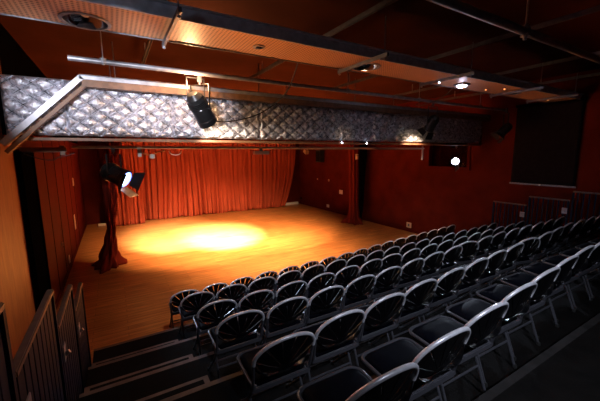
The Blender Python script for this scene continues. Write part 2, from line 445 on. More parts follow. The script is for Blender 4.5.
    autosmooth(MB().tube([(-.225, .10, .14), (.225, .10, .14)], .008, 8).build('crossbar', M_leg, t))
    return t
def interp(tab, x):
    if x <= tab[0][0]: return tab[0][1], 0
    for (x0, y0), (x1, y1) in zip(tab, tab[1:]):
        if x <= x1: return y0+(y1-y0)*(x-x0)/(x1-x0), (y1-y0)/(x1-x0)
    return tab[-1][1], 0
OFF = (.0, -.02, -.065, -.115, -.19, -.15)
ROWS = [  # first tip x, pitch, count, floor height, tip-y table
 (.86, .495, 17, .0,  [(1,5.13),(4,5.25),(6.75,5.55),(9,5.72)]),
 (.92, .505, 17, .25, [(1,4.38),(2,4.40),(9,4.60)]),
 (1.0, .510, 17, .50, [(1,3.47),(2,3.48),(4.1,3.62),(9,3.76)]),
 (1.04,.510, 17, .75, [(1,2.63),(2,2.64),(6,2.95),(9,2.96)]),
 (1.1, .515, 16, 1.0, [(1,1.71),(6.8,2.15),(9,2.16)]),
 (1.12,.512, 16, 1.25,[(1,.88),(4.2,1.17),(9,1.22)]),
]
rn = ['front row', 'second row', 'third row', 'fourth row', 'fifth row', 'back row nearest the camera']
num = ['first', 'second', 'third', 'fourth', 'fifth', 'sixth', 'seventh', 'eighth', 'ninth', 'tenth', 'eleventh', 'twelfth',
       'thirteenth', 'fourteenth', 'fifteenth', 'sixteenth', 'seventeenth']
gp = ['front row folding chairs', 'second row folding chairs', 'third row folding chairs', 'fourth row folding chairs', 'fifth row folding chairs', 'back row folding chairs']
proto = make_chair(); used = False
ASKEW = {(3, 8): (-.26, 0), (4, 8): (-.24, 0), (2, 6): (-.1, 0), (5, 15): (.12, 0)}
for r_, (x0, p, n, z, tab) in enumerate(ROWS):
    for i in range(n):
        tx = x0+p*i
        if tx-.1 > 9.05: break
        ty, sl = interp(tab, tx)
        c = proto if not used else copy_tree(proto); used = True
        dz = ASKEW.get((r_, i), (0, 0))
        rz = -.012+random.uniform(-.012, .012)+dz[0]
        c.rotation_euler = (0, 0, rz)
        zf = z
        c.location = (tx+OFF[r_]+random.uniform(-.008, .008), ty+.26+random.uniform(-.006, .006), zf)
        pos = num[i]+' from the left aisle' if i else 'at the left aisle end'
        c['label'] = 'black fan-back folding chair, %s, %s' % (rn[r_], pos)
        c['group'] = gp[r_]

# ------------------------------------------------------------------ curtains
def drape(name, x0, x1, y, z0, z1, folds, amp, mat, label, cat, group=None, seed=1, wob=.0, nx=260, nz=22, bottom=None, pinch=None, thick=.006):
    rnd = random.Random(seed); b = MB(); V = []
    ph = [rnd.uniform(0, 6.28) for _ in range(5)]
    for j in range(nz+1):
        v = j/nz; row = []
        for i in range(nx+1):
            u = i/nx
            z = z0+(z1-z0)*v
            if bottom: z = z+(bottom(u)*(1-v)**6)
            uu = u+.006*math.sin(9*u+3*v+ph[0])+.004*math.sin(23*u-2*v+ph[1])
            k = (.75+.25*math.sin(5.1*u*PI+ph[2]))*(1.15-.45*v)
            yy = amp*k*(math.sin(2*PI*folds*uu+ph[3]+.5*math.sin(2*v+6*u))+.45*math.sin(2*PI*folds*1.73*uu+ph[4]+v))
            x = x0+(x1-x0)*u+.35*amp*math.cos(2*PI*folds*uu+ph[3])
            if pinch: x = pinch(x, v)
            row.append(b.bm.verts.new((x, y+yy, z)))
        V.append(row)
    for A, B in zip(V, V[1:]):
        for i in range(nx): b.bm.faces.new((A[i], A[i+1], B[i+1], B[i]))
    o = b.build(name, mat, None, True)
    m = o.modifiers.new('Solidify', 'SOLIDIFY'); m.thickness = thick
    return tag(o, label, cat, group)
drape('stage_curtain', 1.05, 9.10, 15.80, .015, 3.75, 36, .115, M_curt, 'wide red velour curtain hanging in folds across the back of the stage', 'curtain',
      seed=3, nx=620, nz=24, pinch=lambda x, v: x-(0.75*max(0, (x-7.0)/2.1)*(1-v)**2.2), bottom=lambda u: .03*math.sin(40*u))
drape('side_curtain', -.35, 1.0, 15.2, .015, 3.75, 9, .085, M_curt, 'narrow shaded red curtain left of the wide one, behind the twisted drape', 'curtain', seed=9, nx=130)
def column(name, x, y, z1, prof, folds, tw, amp, mat, label, drift=lambda v: (0, 0), sx=1., nz=60, n=120):
    b = MB(); rings = []
    for j in range(nz+1):
        v = j/nz; z = .006+z1*v
        for (v0, r0), (v1, r1) in zip(prof, prof[1:]):
            if v0 <= v <= v1:
                s_ = (v-v0)/(v1-v0); s_ = s_*s_*(3-2*s_); r = r0+(r1-r0)*s_
        dx, dy = drift(v); ring = []
        for k in range(n):
            a = 2*PI*k/n
            q = 1+amp*math.sin(folds*a+tw*v*2*PI)+amp*.5*math.sin((folds*2+1)*a-tw*v*4+1.3)
            if v < .12: q *= 1+.25*(1-v/.12)*math.sin(3*a+.7)
            ring.append(b.bm.verts.new((x+dx+sx*r*q*math.cos(a), y+dy+r*q*math.sin(a), z)))
        rings.append(ring)
    for A, B in zip(rings, rings[1:]):
        for k in range(n): b.bm.faces.new((A[k], A[(k+1) % n], B[(k+1) % n], B[k]))
    b.bm.faces.new(rings[0][::-1]); b.bm.faces.new(rings[-1])
    return tag(b.build(name, mat, None, True), label, 'curtain')
column('gathered_curtain', -.33, 9.66, 3.7, [(0,.31),(.02,.29),(.07,.19),(.18,.125),(.30,.085),(.55,.13),(.8,.20),(1,.24)], 6, 3.2, .28, M_shadecurt,
       'shaded red curtain twisted into a rope standing on the left of the stage', drift=lambda v: (.10+.20*v if v > .3 else .16*(v/.3), 0))
column('gathered_curtain', 8.86, 10.35, 3.7, [(0,.40),(.03,.35),(.08,.22),(.2,.17),(.6,.18),(1,.20)], 8, .15, .16, M_shadecurt,
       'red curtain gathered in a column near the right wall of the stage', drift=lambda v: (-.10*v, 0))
column('black_column', 9.34, 10.60, 3.7, [(0,.15),(.3,.19),(1,.27)], 9, .1, .12, M_blackcloth,
       'black folded column between the red column and the right wall')  # black folded column to the right of the red one

# ------------------------------------------------------------------ quilted blankets on the header truss
QY = 5.5; seams = [-1.15, -.49, .89, 2.39, 3.80, 5.19, 6.83, 8.2, 9.55]
qlab = ['leftmost silver quilted acoustic blanket, behind the sloping channel', 'silver quilted blanket crossed by the bend of the channel',
        'brightly lit silver quilted blanket behind the hanging parcan', 'silver quilted blanket right of the hanging parcan',
        'dim quilted blanket with a small warm highlight at its bottom', 'dark quilted blanket left of the second lantern',
        'quilted blanket lit warm by the second lantern', 'unlit quilted blanket next to the right wall']
def quilt_h(x, z, S=.165):
    a = (x/1.28+z)/S; c = (x/1.28-z)/S
    fa = abs(math.sin(PI*a)); fc = abs(math.sin(PI*c))
    return .052*(1-math.exp(-min(fa, fc)/.26))+.012*(fa*fc)
for i, (a, b_) in enumerate(zip(seams, seams[1:])):
    W_ = b_-a; z0, z1 = 3.27, 4.02; nx = int(W_/.0105); nz = 72; m = MB(); V = []; B2 = []
    rnd = random.Random(i+5); ph = [rnd.uniform(0, 6) for _ in range(4)]; S = rnd.uniform(.182, .196)
    for j in range(nz+1):
        row = []; rb = []
        for k in range(nx+1):
            x = W_*k/nx; z = (z1-z0)*j/nz
            e = min(1, min(x, W_-x)/.03)*min(1, min(z, z1-z0-z)/.03)
            y = -.012-(quilt_h(x+.010*math.sin(4*z+ph[1])+ph[0], z+.008*math.sin(5*x+ph[2]), S)+.006*math.sin(17*x+ph[1])*math.sin(13*z+ph[2])+.004*math.sin(41*x+ph[3]+9*z))*e-.012*math.sin(3*x+ph[3])
            row.append(m.bm.verts.new((x-W_/2, y, z))); rb.append(m.bm.verts.new((x-W_/2, .02, z)))
        V.append(row); B2.append(rb)
    for A, B in zip(V, V[1:]):
        for k in range(nx): m.bm.faces.new((A[k], A[k+1], B[k+1], B[k]))
    for A, B in zip(B2, B2[1:]):
        for k in range(nx): m.bm.faces.new((A[k], B[k], B[k+1], A[k+1]))
    for k in range(nx):
        m.bm.faces.new((V[0][k], B2[0][k], B2[0][k+1], V[0][k+1])); m.bm.faces.new((V[-1][k], V[-1][k+1], B2[-1][k+1], B2[-1][k]))
    for j in range(nz):
        m.bm.faces.new((V[j][0], V[j+1][0], B2[j+1][0], B2[j][0])); m.bm.faces.new((V[j][-1], B2[j][-1], B2[j+1][-1], V[j+1][-1]))
    o = autosmooth(m.build('quilted_blanket', M_foil, None, True, loc=((a+b_)/2, QY, z0)), 60)
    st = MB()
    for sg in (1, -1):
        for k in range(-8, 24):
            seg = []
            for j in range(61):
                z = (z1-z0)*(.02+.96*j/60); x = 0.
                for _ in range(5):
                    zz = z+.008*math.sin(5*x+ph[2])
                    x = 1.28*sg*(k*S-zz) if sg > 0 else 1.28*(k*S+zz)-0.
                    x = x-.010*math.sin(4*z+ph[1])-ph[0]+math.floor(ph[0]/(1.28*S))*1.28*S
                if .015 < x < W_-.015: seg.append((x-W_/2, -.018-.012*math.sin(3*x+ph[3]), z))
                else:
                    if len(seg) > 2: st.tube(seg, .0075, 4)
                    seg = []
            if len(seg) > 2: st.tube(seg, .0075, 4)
    st.build('seam_shade', M_rubber, o)  # dark lines laid in the quilt valleys as their shade
    tag(o, qlab[i], 'acoustic blanket', 'quilted blankets over the stage opening')
# header structure behind the blankets
struct(MB().b2((XL, QY+.03, 3.27), (FL, QY+.10, 4.02)).build('trim_8', M_black))
b = MB().b2((XL+.02, QY-.05, 3.20), (FL-.02, QY+.12, 3.24), .004)
tag(b.build('header_batten', M_woodbar), 'long brown timber batten under the silver quilted blankets', 'batten')

# bent trunking: straight run above the blankets, sloping down at the left
t = thing('bent_channel', (-.27, 5.30, 4.0), 'long grey metal channel over the blankets, bent down to the left wall', 'channel')
m = MB(); m.b2((0, -.07, -.09), (9.8, .05, .05), .003); m.build('straight_run', M_woodbar, t)
m = MB(); m.b2((-.02, -.085, .0), (9.8, -.072, .06)); m.b2((-.02, -.085, .05), (9.8, .06, .062)); m.build('top_flange', M_tube, t)
m = MB(); m.bar((.035, -.01, -.065), (-.86, -.01, -.96), .045, .09, up=(0,1,0)); m.build('sloping_run', M_woodbar, t)
m = MB(); m.bar((.005, -.02, .03), (-.88, -.02, -.855), .07, .13, up=(0,1,0)); m.build('sloping_flange', M_tube, t)
t = thing('timber_bracket', (-.86, 6.1, 3.05), 'short brown timber under the lower end of the sloping channel', 'bracket')
MB().b2((-.30, -.03, .0), (.26, .03, .07), .004).build('rail_timber', M_woodbar, t)
MB().b2((.18, -.05, -.05), (.24, .04, .10), .004).build('end_block', M_woodbar, t)
pts = [(-1.1+.6*i/14, 6.0, 3.03-.10*math.sin(PI*i/14)*(1 if i < 9 else .7)) for i in range(15)]
tag(autosmooth(MB().tube(pts, .006, 6).build('slack_cable', M_rubber)), 'thin dark cable drooping under the timber on the left', 'cable')

# ------------------------------------------------------------------ perforated tray with downlights
TY0, TY1, TZ = 3.20, 3.86, 4.23
t = thing('ceiling_tray', (0, TY0, TZ), 'long perforated metal tray hanging across the ceiling with grey edge rails', 'tray')
holes = [(-.11, 3.70-TY0, .19), (3.25, 3.59-TY0, .19), (1.57, 3.56-TY0, .055), (7.4, 3.6-TY0, .12)]
m = MB(); xs = XL+.02; W_ = TY1-TY0
def quad(m, x0, x1):
    if x1-x0 > .001:
        m.bm.faces.new([m.bm.verts.new(p) for p in ((x0,0,0),(x1,0,0),(x1,W_,0),(x0,W_,0))])
cur = xs
for hx, hy_, hr in sorted(holes):
    c0, c1 = hx-W_/2, hx+W_/2; quad(m, cur, c0)
    n = 48; inn = []; out = []
    for k in range(n):
        a = 2*PI*k/n+PI/4; cx, sy = math.cos(a), math.sin(a)
        inn.append(m.bm.verts.new((hx+hr*cx, hy_+hr*sy, 0)))
        # hit the cell boundary
        ts = []
        if abs(cx) > 1e-9: ts.append(((c1 if cx > 0 else c0)-hx)/cx)
        if abs(sy) > 1e-9: ts.append(((W_ if sy > 0 else 0)-hy_)/sy)
        s_ = min(ts); out.append(m.bm.verts.new((hx+s_*cx, hy_+s_*sy, 0)))
    for k in range(n): m.bm.faces.new((inn[k], inn[(k+1) % n], out[(k+1) % n], out[k]))
    cur = c1
quad(m, cur, FL-.02)
m.build('perforated_bottom', M_perf, t)
m = MB(); m.b2((xs, -.02, -.02), (FL-.02, .0, .10)); m.b2((xs, -.055, .085), (FL-.02, -.0, .10)); m.build('near_edge_rail', M_rail, t)
m = MB(); m.b2((xs, W_, -.01), (FL-.02, W_+.015, .05)); m.build('far_edge_rail', M_darksteel, t)
dl = ['large round chrome downlight at the upper left end of the tray', 'large round chrome downlight in the middle of the tray', 'small round downlight between the two large ones in the tray', 'dim round downlight far right in the tray']
for (hx, hy_, hr), lab in zip(holes, dl):
    d = thing('downlight', (hx, TY0+hy_, TZ), lab, 'downlight', 'downlights in the perforated tray')
    autosmooth(MB().lathe([(hr-.012, .0), (hr-.012, -.012), (hr+.016, -.008), (hr+.018, -.002), (hr-.012, -.0)], n=40).build('trim_ring', M_steel, d))
    pr = [(hr-.012, .002), (hr*.88, .05*hr/.19), (hr*.62, .11*hr/.19), (hr*.3, .15*hr/.19), (0, .16*hr/.19)]
    autosmooth(MB().lathe(pr, n=40).build('reflector', M_chrome, d))
    autosmooth(MB().lathe([(0, .03*hr/.19), (hr*.16, .045*hr/.19), (hr*.2, .09*hr/.19), (hr*.12, .15*hr/.19)], n=16).build('bulb', M_white, d))
# trapezes carrying the tray
tl = ['steel trapeze bracket under the tray beside the left downlight', 'steel trapeze bracket under the tray beside the middle downlight', 'steel trapeze bracket left of the bright glare on the tray', 'steel trapeze bracket right of the bright glare on the tray', 'last steel trapeze bracket at the far right of the tray']
STZ = 4.62
for x, lab in zip((.58, 2.97, 4.78, 7.0, 8.55), tl):
    d = thing('trapeze_bracket', (x, TY0, TZ-.045), lab, 'bracket', 'trapeze brackets under the tray')
    MB().b2((-.016, -.30, -.022), (.016, W_+.02, .022), .003).build('cross_bar', M_darksteel, d)
    for y in (-.24, W_-.06+.05):
        autosmooth(MB().tube([(0, y, -.05), (0, y, STZ-TZ+.06)], .007, 8).build('threaded_rod', M_steel, d))
        MB().lathe([(0, -.045), (.018, -.045), (.018, -.03), (0, -.03)], Matrix.Translation((0, y, 0)), 6).build('nut', M_steel, d)
# struts on the ceiling running towards the stage
sl_ = ['leftmost ceiling strut channel, behind the tray above the left downlight', 'ceiling strut channel rising over the middle of the tray', 'ceiling strut channel crossing left of the glare on the tray', 'faint ceiling strut channel at the right of the ceiling', 'last faint ceiling strut channel near the right wall']
for x, lab in zip((.62, 2.75, 5.0, 7.2, 9.1), sl_):
    d = thing('ceiling_strut', (x, 3.5, STZ), lab, 'strut', 'strut channels across the ceiling')
    m = MB(); m.b2((-.022, -4.2, .0), (-.015, 3.3, .05)); m.b2((.015, -4.2, 0), (.022, 3.3, .05)); m.b2((-.022, -4.2, .045), (.022, 3.3, .055)); m.build('channel', M_darksteel, d)
    for y in (-2.5, .9, 2.6):
        autosmooth(MB().tube([(0, y, .05), (0, y, CEIL-STZ)], .009, 8).build('hanger_rod', M_steel, d))
# the darker lighting pipe between tray and blankets
t = thing('lighting_pipe', (-.36, 4.8, 4.15), 'dark straight pipe hanging between the tray and the quilted blankets', 'pipe')
autosmooth(MB().tube([(0,0,0), (9.9,0,0)], .032, 14).build('tube', M_tube, t))
for x in (.36, 3.2+.36+.7, 5.9+.36, 8.6):
    r_ = autosmooth(MB().tube([(x, 0, .03), (x, 0, CEIL-4.15)], .006, 8).build('drop_rod', M_steel, t))
    MB().lathe([(0, -.035), (.018, -.035), (.018, -.02), (.04, -.02), (.04, .04), (.02, .045), (0, .045)], Matrix.Translation((x, 0, 0)), 12).build('pipe_clamp', M_steel, r_)
# big tube nearest the camera
t = thing('scaffold_tube', (XL+.02, 2.03, 4.40), 'thick grey tube crossing the upper right corner below the ceiling', 'pipe')
autosmooth(MB().tube([(0,0,0), (FL-XL-.03,0,0)], .045, 16).build('tube', M_tube, t))
for x in (5.48, 8.6, 1.6):
    r_ = autosmooth(MB().tube([(x, 0, .03), (x, 0, CEIL-4.40)], .010, 8).build('drop_rod', M_steel, t))
    MB().lathe([(0, -.09), (.02, -.09), (.024, -.06), (.03, -.05), (.052, -.05), (.052, .05), (.03, .055), (.022, .08), (0, .08)], Matrix.Translation((x, 0, 0)), 14).build('pipe_clamp', M_steel, r_)
# small hooks and junctions on the ceiling
ring = [(.0+.05*math.cos(2*PI*i/16), 0, .07*math.sin(2*PI*i/16)) for i in range(16)]
tag(autosmooth(MB().tube(ring, .007, 8, closed=True).build('cable_ring', M_white, loc=(1.86, 3.55, 4.42))), 'small white cable ring above the tray near its small downlight', 'ring')

# ------------------------------------------------------------------ stage bar with its hangers
t = thing('stage_bar', (-.55, 6.3, 3.13), 'pale horizontal lighting bar just under the timber batten', 'pipe')
autosmooth(MB().tube([(0,0,0), (8.6,0,0)], .024, 12).build('tube', M_palebar, t))
for x in (.7, 3.3, 5.9, 8.3):
    autosmooth(MB().tube([(x,0,0), (x,0,CEIL-3.13)], .009, 8).build('drop_rod', M_darksteel, t))
tag(autosmooth(MB().tube([(1.02+.11*math.cos(a), 6.27+.01*math.sin(a), 3.07+.08*math.sin(a)) for a in [PI+PI*i/12 for i in range(13)]], .008, 8).build('cable_loop', M_white)),
    'white cable loop hanging from the stage bar left of centre', 'cable')
# small hanging box (262,151)
t = thing('hanging_box', (2.73, 6.22, 3.0), 'small pale rectangular unit hanging under the stage bar at mid picture', 'fixture')
MB().b2((-.17, -.05, -.01), (.17, .05, .06), .008).build('housing', M_tan, t)
q = MB(); q.b2((-.03, -.01, .06), (.03, .02, .115)); q.build('bracket', M_darksteel, t)
# bright vertical conduit
tag(autosmooth(MB().tube([(7.62, 6.0, 2.80), (7.62, 6.0, 3.19)], .022, 10).build('vertical_conduit', M_white)), 'short white vertical pipe below the batten beside the booth window', 'pipe')

# ------------------------------------------------------------------ lanterns
def yoke(parent, half, top, mat=M_can):
    m = MB(); m.b2((-half, -.015, top-.006), (half, .015, top)); m.b2((-half-.005, -.015, -.02), (-half, .015, top)); m.b2((half, -.015, -.02), (half+.005, .015, top))
    m.build('yoke', mat, parent)
def lantern(name, loc, d, label, L=.30, R=.10, lens=M_glowcool, doors=True, rim=None, yk=.28, flapmat=None, group='stage lanterns', hot=1.):
    """canister pointing along d; loc is the centre of the body"""
    t = thing(name, loc, label, 'stage light', group)
    Q = aim(d).to_matrix().to_4x4()         # local -Z looks along d
    body = [(0, L*.55), (R*.55, L*.53), (R*.92, L*.40), (R*.95, L*.1), (R*1.0, .08*L), (R*1.0, -.30*L), (R*1.08, -.32*L), (R*1.08, -.48*L), (R*.93, -.5*L), (R*.9, -.44*L)]
    autosmooth(MB().lathe(body, Q, 28).build('housing', M_can, t), 30)
    fins = MB()
    for i in range(4): fins.lathe([(R*.98, .12*L+.05*L*i), (R*1.06, .12*L+.05*L*i), (R*1.06, .14*L+.05*L*i), (R*.98, .14*L+.05*L*i)], Q, 28)
    fins.build('cooling_fins', M_can, t)
    le = autosmooth(MB().lathe([(0, -.50*L), (R*.4, -.495*L), (R*.74, -.46*L), (R*.80, -.44*L), (0, -.43*L)], Q, 28).build('lens', lens, t), 50)
    if rim: autosmooth(MB().lathe([(R*.78, -.47*L), (R*.86, -.50*L), (R*.92, -.49*L), (R*.92, -.45*L), (R*.78, -.45*L)], Q, 28).build('lens_rim', rim, t))
    if doors:
        for i, (a, wd, ln, sp) in enumerate(((0, 1.2, 1.15, .75), (PI/2, 1.2, 1.2, .55), (PI, 1.2, 1.15, .75), (3*PI/2, .9, 1.6, .2))):
            m = MB(); c = Vector((math.cos(a), math.sin(a), 0)); tn = Vector((-math.sin(a), math.cos(a), 0)); n_ = Vector((0,0,-1))
            p0 = c*R*1.02+n_*L*.5; dr = (n_*math.cos(sp)+c*math.sin(sp))
            th = tn.cross(dr)*.002
            vs = []
            for s_ in (1, -1):
                vs.append([m.bm.verts.new(Q @ (p+th*s_)) for p in (p0-tn*R*.8, p0+tn*R*.8, p0+tn*R*wd+dr*R*ln, p0-tn*R*wd+dr*R*ln)])
            m.bm.faces.new(vs[0]); m.bm.faces.new(vs[1][::-1])
            for k in range(4): m.bm.faces.new((vs[0][k], vs[1][k], vs[1][(k+1) % 4], vs[0][(k+1) % 4]))
            m.build('barn_door', flapmat if (flapmat and i == 3) else M_can, t)
    # yoke: two arms from the trunnions up to the clamp
    yk_ax = Vector(d).cross(Vector((0,0,1))).normalized()
    m = MB(); up = Vector((0,0,1))
    for s_ in (-1, 1):
        m.bar(yk_ax*s_*R*1.18, yk_ax*s_*R*1.18+up*yk*.8, .006, .03, up=tuple(yk_ax.cross(up)))
        m.tube([yk_ax*s_*R*.98, yk_ax*s_*R*1.35], .014, 10)
    m.bar(yk_ax*-R*1.2+up*yk*.8, yk_ax*R*1.2+up*yk*.8, .03, .006)
    m.build('yoke', M_can, t)
    m = MB(); m.tube([up*yk*.8, up*(yk*.8+.05)], .012); m.b2((-.03, -.02, yk*.8+.03), (.03, .02, yk+.03), .004)
    m.build('hook_clamp', M_darksteel, t)
    tip = Vector(loc)+Vector(d).normalized()*(L*.56)
    return t, tip
# fresnel facing the seats from the left
dF = Vector((.76, -.52, -.46)).normalized()
tF, pF = lantern('fresnel_spotlight', (.02, 6.3, 2.67), dF, 'black fresnel spotlight with a glowing blue-white lens in front of the red curtain', L=.42, R=.155, rim=M_glowblue, yk=.43, flapmat=M_flap)
spot(pF+dF*.02, pF+dF*3, 240, (.62,.76,1.), 100, .9, .06, 'fresnel_beam')
# fresnel by the booth window on the right, shining towards the camera
dP = (Vector((0,0,3.0))-Vector((8.85, 5.75, 2.75))).normalized()
tP, pP = lantern('fresnel_spotlight', (8.92, 5.82, 2.74), dP, 'black spotlight with a dazzling white lens in front of the booth window', L=.26, R=.12, lens=M_glowhot, doors=False, yk=.46)
q = MB(); q.bar(Vector((-.05,-.08,-.13)), Vector((-.09,-.14,-.26)), .26, .006, up=(.75,-.5,0)); q.build('barn_door', M_can, tP)
spot(pP+dP*.02, (3.6, 2.6, .6), 260, (.70,.80,1.), 75, 1., .06, 'booth_beam')
# parcan in front of the blankets
dA = Vector((.55, .45, -.80)).normalized()
tA, pA = lantern('parcan', (1.19, 4.88, 3.66), dA, 'black parcan hanging in front of the bright silver quilted blanket', L=.50, R=.135, lens=M_glowwarmlens, doors=False, yk=.44, rim=M_chrome)
q = MB(); q.b2((-.19, -.012, .17), (-.175, .012, .44)); q.b2((.055, -.012, .17), (.07, .012, .44)); q.b2((-.19, -.012, .43), (.07, .012, .445)); q.build('colour_frame', M_can, tA)
# second parcan further right
dB = Vector((.10, .55, -.75)).normalized()
tB, pB = lantern('parcan', (6.45, 4.85, 3.68), dB, 'small dark parcan in front of the warm-lit blanket on the right', L=.36, R=.11, lens=M_glowwarmlens, doors=True, yk=.46)
lantern('parcan', (9.05, 4.55, 3.60), (-.5, .4, -.7), 'dark unlit parcan with small glints against the far right of the ceiling', L=.34, R=.11, lens=M_chrome, doors=True, yk=.52)
# black cable sweeping from the parcan up to the tray
pts = [(1.33, 4.86, 3.50), (1.6, 4.84, 3.50), (2.0, 4.8, 3.60), (2.3, 4.7, 3.78), (2.45, 4.5, 3.98), (2.42, 4.2, 4.20), (2.35, 3.95, 4.36), (2.3, 3.9, 4.5)]
def smoothpts(P, n=6):
    P = [Vector(p) for p in P]; out = []
    for i in range(len(P)-1):
        a, b, c, d_ = P[max(i-1, 0)], P[i], P[i+1], P[min(i+2, len(P)-1)]
        for k in range(n):
            t_ = k/n; out.append(.5*((2*b)+(-a+c)*t_+(2*a-5*b+4*c-d_)*t_*t_+(-a+3*b-3*c+d_)*t_**3))
    out.append(P[-1]); return out
tag(autosmooth(MB().tube(smoothpts(pts), .009, 8).build('lantern_cable', M_rubber)), 'black cable sweeping from the hanging parcan up to the tray', 'cable')
pts = [(5.56, 3.75, 4.2), (5.56, 4.0, 4.05), (5.6, 4.4, 3.98), (5.75, 4.75, 4.02), (5.95, 4.8, 4.12)]
tag(autosmooth(MB().tube(smoothpts(pts), .007, 8).build('lantern_cable', M_rubber)), 'thin black cable dropping from the glaring lamp on the tray', 'cable')
# lantern cluster hardware on the stage bar above the left fresnel
t = thing('safety_bond', (.42, 6.24, 3.02), 'bright metal clamp and chain by the left spotlight on the bar', 'clamp')
MB().b2((-.03, -.02, -.06), (.03, .02, .13), .006).build('clamp', M_white, t)
MB().lathe([(0, -.05), (.045, -.03), (.045, .03), (0, .05)], Matrix.Translation((.20, 0, -.05)), 14).build('knob', M_white, t)
MB().tube([(.03,0,.02), (.12,0,-.02), (.20,0,-.03), (.30,0,.03), (.42,0,.05)], .012, 8).build('bond_wire', M_flap, t)

# small cool lamp on the tray, pilot lights and glowing glints
t = thing('tray_lamp', (5.56, 3.60, TZ-.03), 'small glaring blue-white lamp under the tray at upper right', 'lamp')
MB().b2((-.10, -.10, 0), (.10, .10, .028), .004).build('housing', M_steel, t)
MB().lathe([(0, -.034), (.06, -.026), (.085, -.004), (.085, 0), (0, 0)], n=16).build('lamp_lens', M_glowled, t)
point((5.56, 3.60, TZ-.07), 2.0, (.66,.72,1.), .03, 'tray_lamp_glow')
for x, y, lab in ((5.0, 3.66, 'tiny lit indicator under the tray left of the glaring lamp'), (6.37, 3.62, 'tiny warm indicator under the tray right of the glaring lamp'), (6.62, 3.40, 'tiny white indicator right of the warm one under the tray'), (8.95, 3.6, 'tiny warm indicator at the far right end of the tray')):
    d = thing('glow_dot', (x, y, TZ-.02), lab, 'indicator', 'indicator lamps under the tray')
    MB().b2((-.02, -.02, 0), (.02, .02, .018), .003).build('housing', M_darksteel, d)
    MB().lathe([(0, -.014), (.013, -.008), (.015, 0), (0, 0)], n=10).build('lamp_lens', M_glowwarm if 'warm' in lab else M_glowled, d)

for x, lab in ((4.27, 'left of two tiny white glints on the timber batten'), (4.98, 'right of two tiny white glints on the timber batten')):
    d = thing('glow_dot', (x, QY-.05, 3.225), lab, 'indicator', 'glints on the batten')  # glints drawn as small glowing dots, no real lamp
    MB().b2((-.02, -.02, -.018), (.02, 0, .018), .003).build('housing', M_darksteel, d)  # backing of the glint dot, no real housing
    MB().lathe([(0, .012), (.014, .008), (.016, 0), (0, 0)], Matrix.Translation((0, -.02, 0)) @ Matrix.Rotation(PI/2, 4, 'X'), 10).build('lamp_lens', M_glowled, d)  # glowing dot for the glint, no real lens

# ------------------------------------------------------------------ fittings on the walls
def plate(x, y, z, nx, w_, h_, label, mat=M_tan, name='wall_socket', cat='socket', group='socket plates on the walls', dep=.02):
    d = thing(name, (x, y, z), label, cat, group)
    MB().b2((0 if nx > 0 else -dep, -w_/2, -h_/2), (dep if nx > 0 else 0, w_/2, h_/2), .004).build('plate', mat, d)
    MB().b2((dep*nx if nx > 0 else -dep-.006, -w_*.18, -h_*.25), (dep+.006 if nx > 0 else -dep, w_*.18, h_*.25)).build('switch', M_darksteel if mat is M_tan else mat, d)
plate(FL, 12.22, 1.11, -1, .26, .20, 'cream plate on the right stage wall at waist height', M_white)
plate(FL, 13.31, .26, -1, .22, .15, 'cream socket low on the right wall nearest the back corner', M_white)
plate(FL, 10.9, .27, -1, .16, .18, 'small socket low on the wall right of the gathered curtain', M_tan)
plate(FL, 8.0, .26, -1, .22, .20, 'orange-lit socket low on the right wall above the front row', M_tan)
plate(FL, 13.25, 1.62, -1, .10, .10, 'tiny plate on the right stage wall below the speaker', M_tan)
plate(FL, 14.3, 1.62, -1, .08, .08, 'tiny plate on the right stage wall, left of the other tiny one', M_tan)
plate(FL, 16.05, .35, -1, .12, .12, 'small dark plate in the back corner by the floor', M_black)
plate(XL, 12.84, 2.12, 1, .20, .26, 'upper white switch plate on the red left wall', M_white, 'wall_switch', 'switch')
plate(XL, 12.08, .90, 1, .18, .46, 'tall white switch plate on the red left wall', M_white, 'wall_switch', 'switch')
plate(XL, 9.97, .29, 1, .12, .20, 'white socket low on the red left wall near the stage edge', M_white)
plate(XL, 9.15, .90, 1, .07, .09, 'tiny orange-lit plate on the red left wall', M_tan)
tag(MB().b2((8.40, 16.10, .0), (9.42, 16.23, .14), .01).build('cable_trunking', M_white), 'short white trunking on the floor in the back right corner', 'trunking')
tag(MB().b2((-.75, 15.6, .0), (.18, 15.7, .10), .01).build('cable_trunking', M_tan), 'short pale trunking on the floor behind the twisted curtain', 'trunking')
t = thing('wall_speaker', (FL, 13.75, 2.85), 'black loudspeaker mounted high on the right stage wall', 'loudspeaker')
MB().b2((-.36, -.20, -.30), (-.10, .20, .32), .015).build('cabinet', M_can, t)
MB().b2((-.375, -.17, -.26), (-.361, .17, .28), .004).build('grille', M_blackcloth, t)
MB().b2((-.10, -.04, -.05), (0, .04, .05)).build('bracket', M_darksteel, t)
t = thing('wall_floodlight', (FL-.02, 15.2, 3.12), 'small tan floodlight tilted on the right stage wall by the corner', 'floodlight')
R_ = Matrix.Rotation(.5, 3, 'X')
MB().box((-.16, 0, 0), (.2, .30, .2), R_, .01).build('housing', M_tan, t)
MB().b2((-.07, -.03, -.04), (.02, .03, .04)).build('bracket', M_darksteel, t)
t = thing('curtain_tieback', (8.74, 10.10, 2.86), 'white tieback fitting on the gathered red curtain at the right', 'tieback')
MB().b2((-.06, -.04, -.11), (.06, .03, .11), .01).build('clip', M_white, t)
MB().b2((-.05, -.06, .02), (.05, -.04, .05), .004).build('hook', M_darksteel, t)

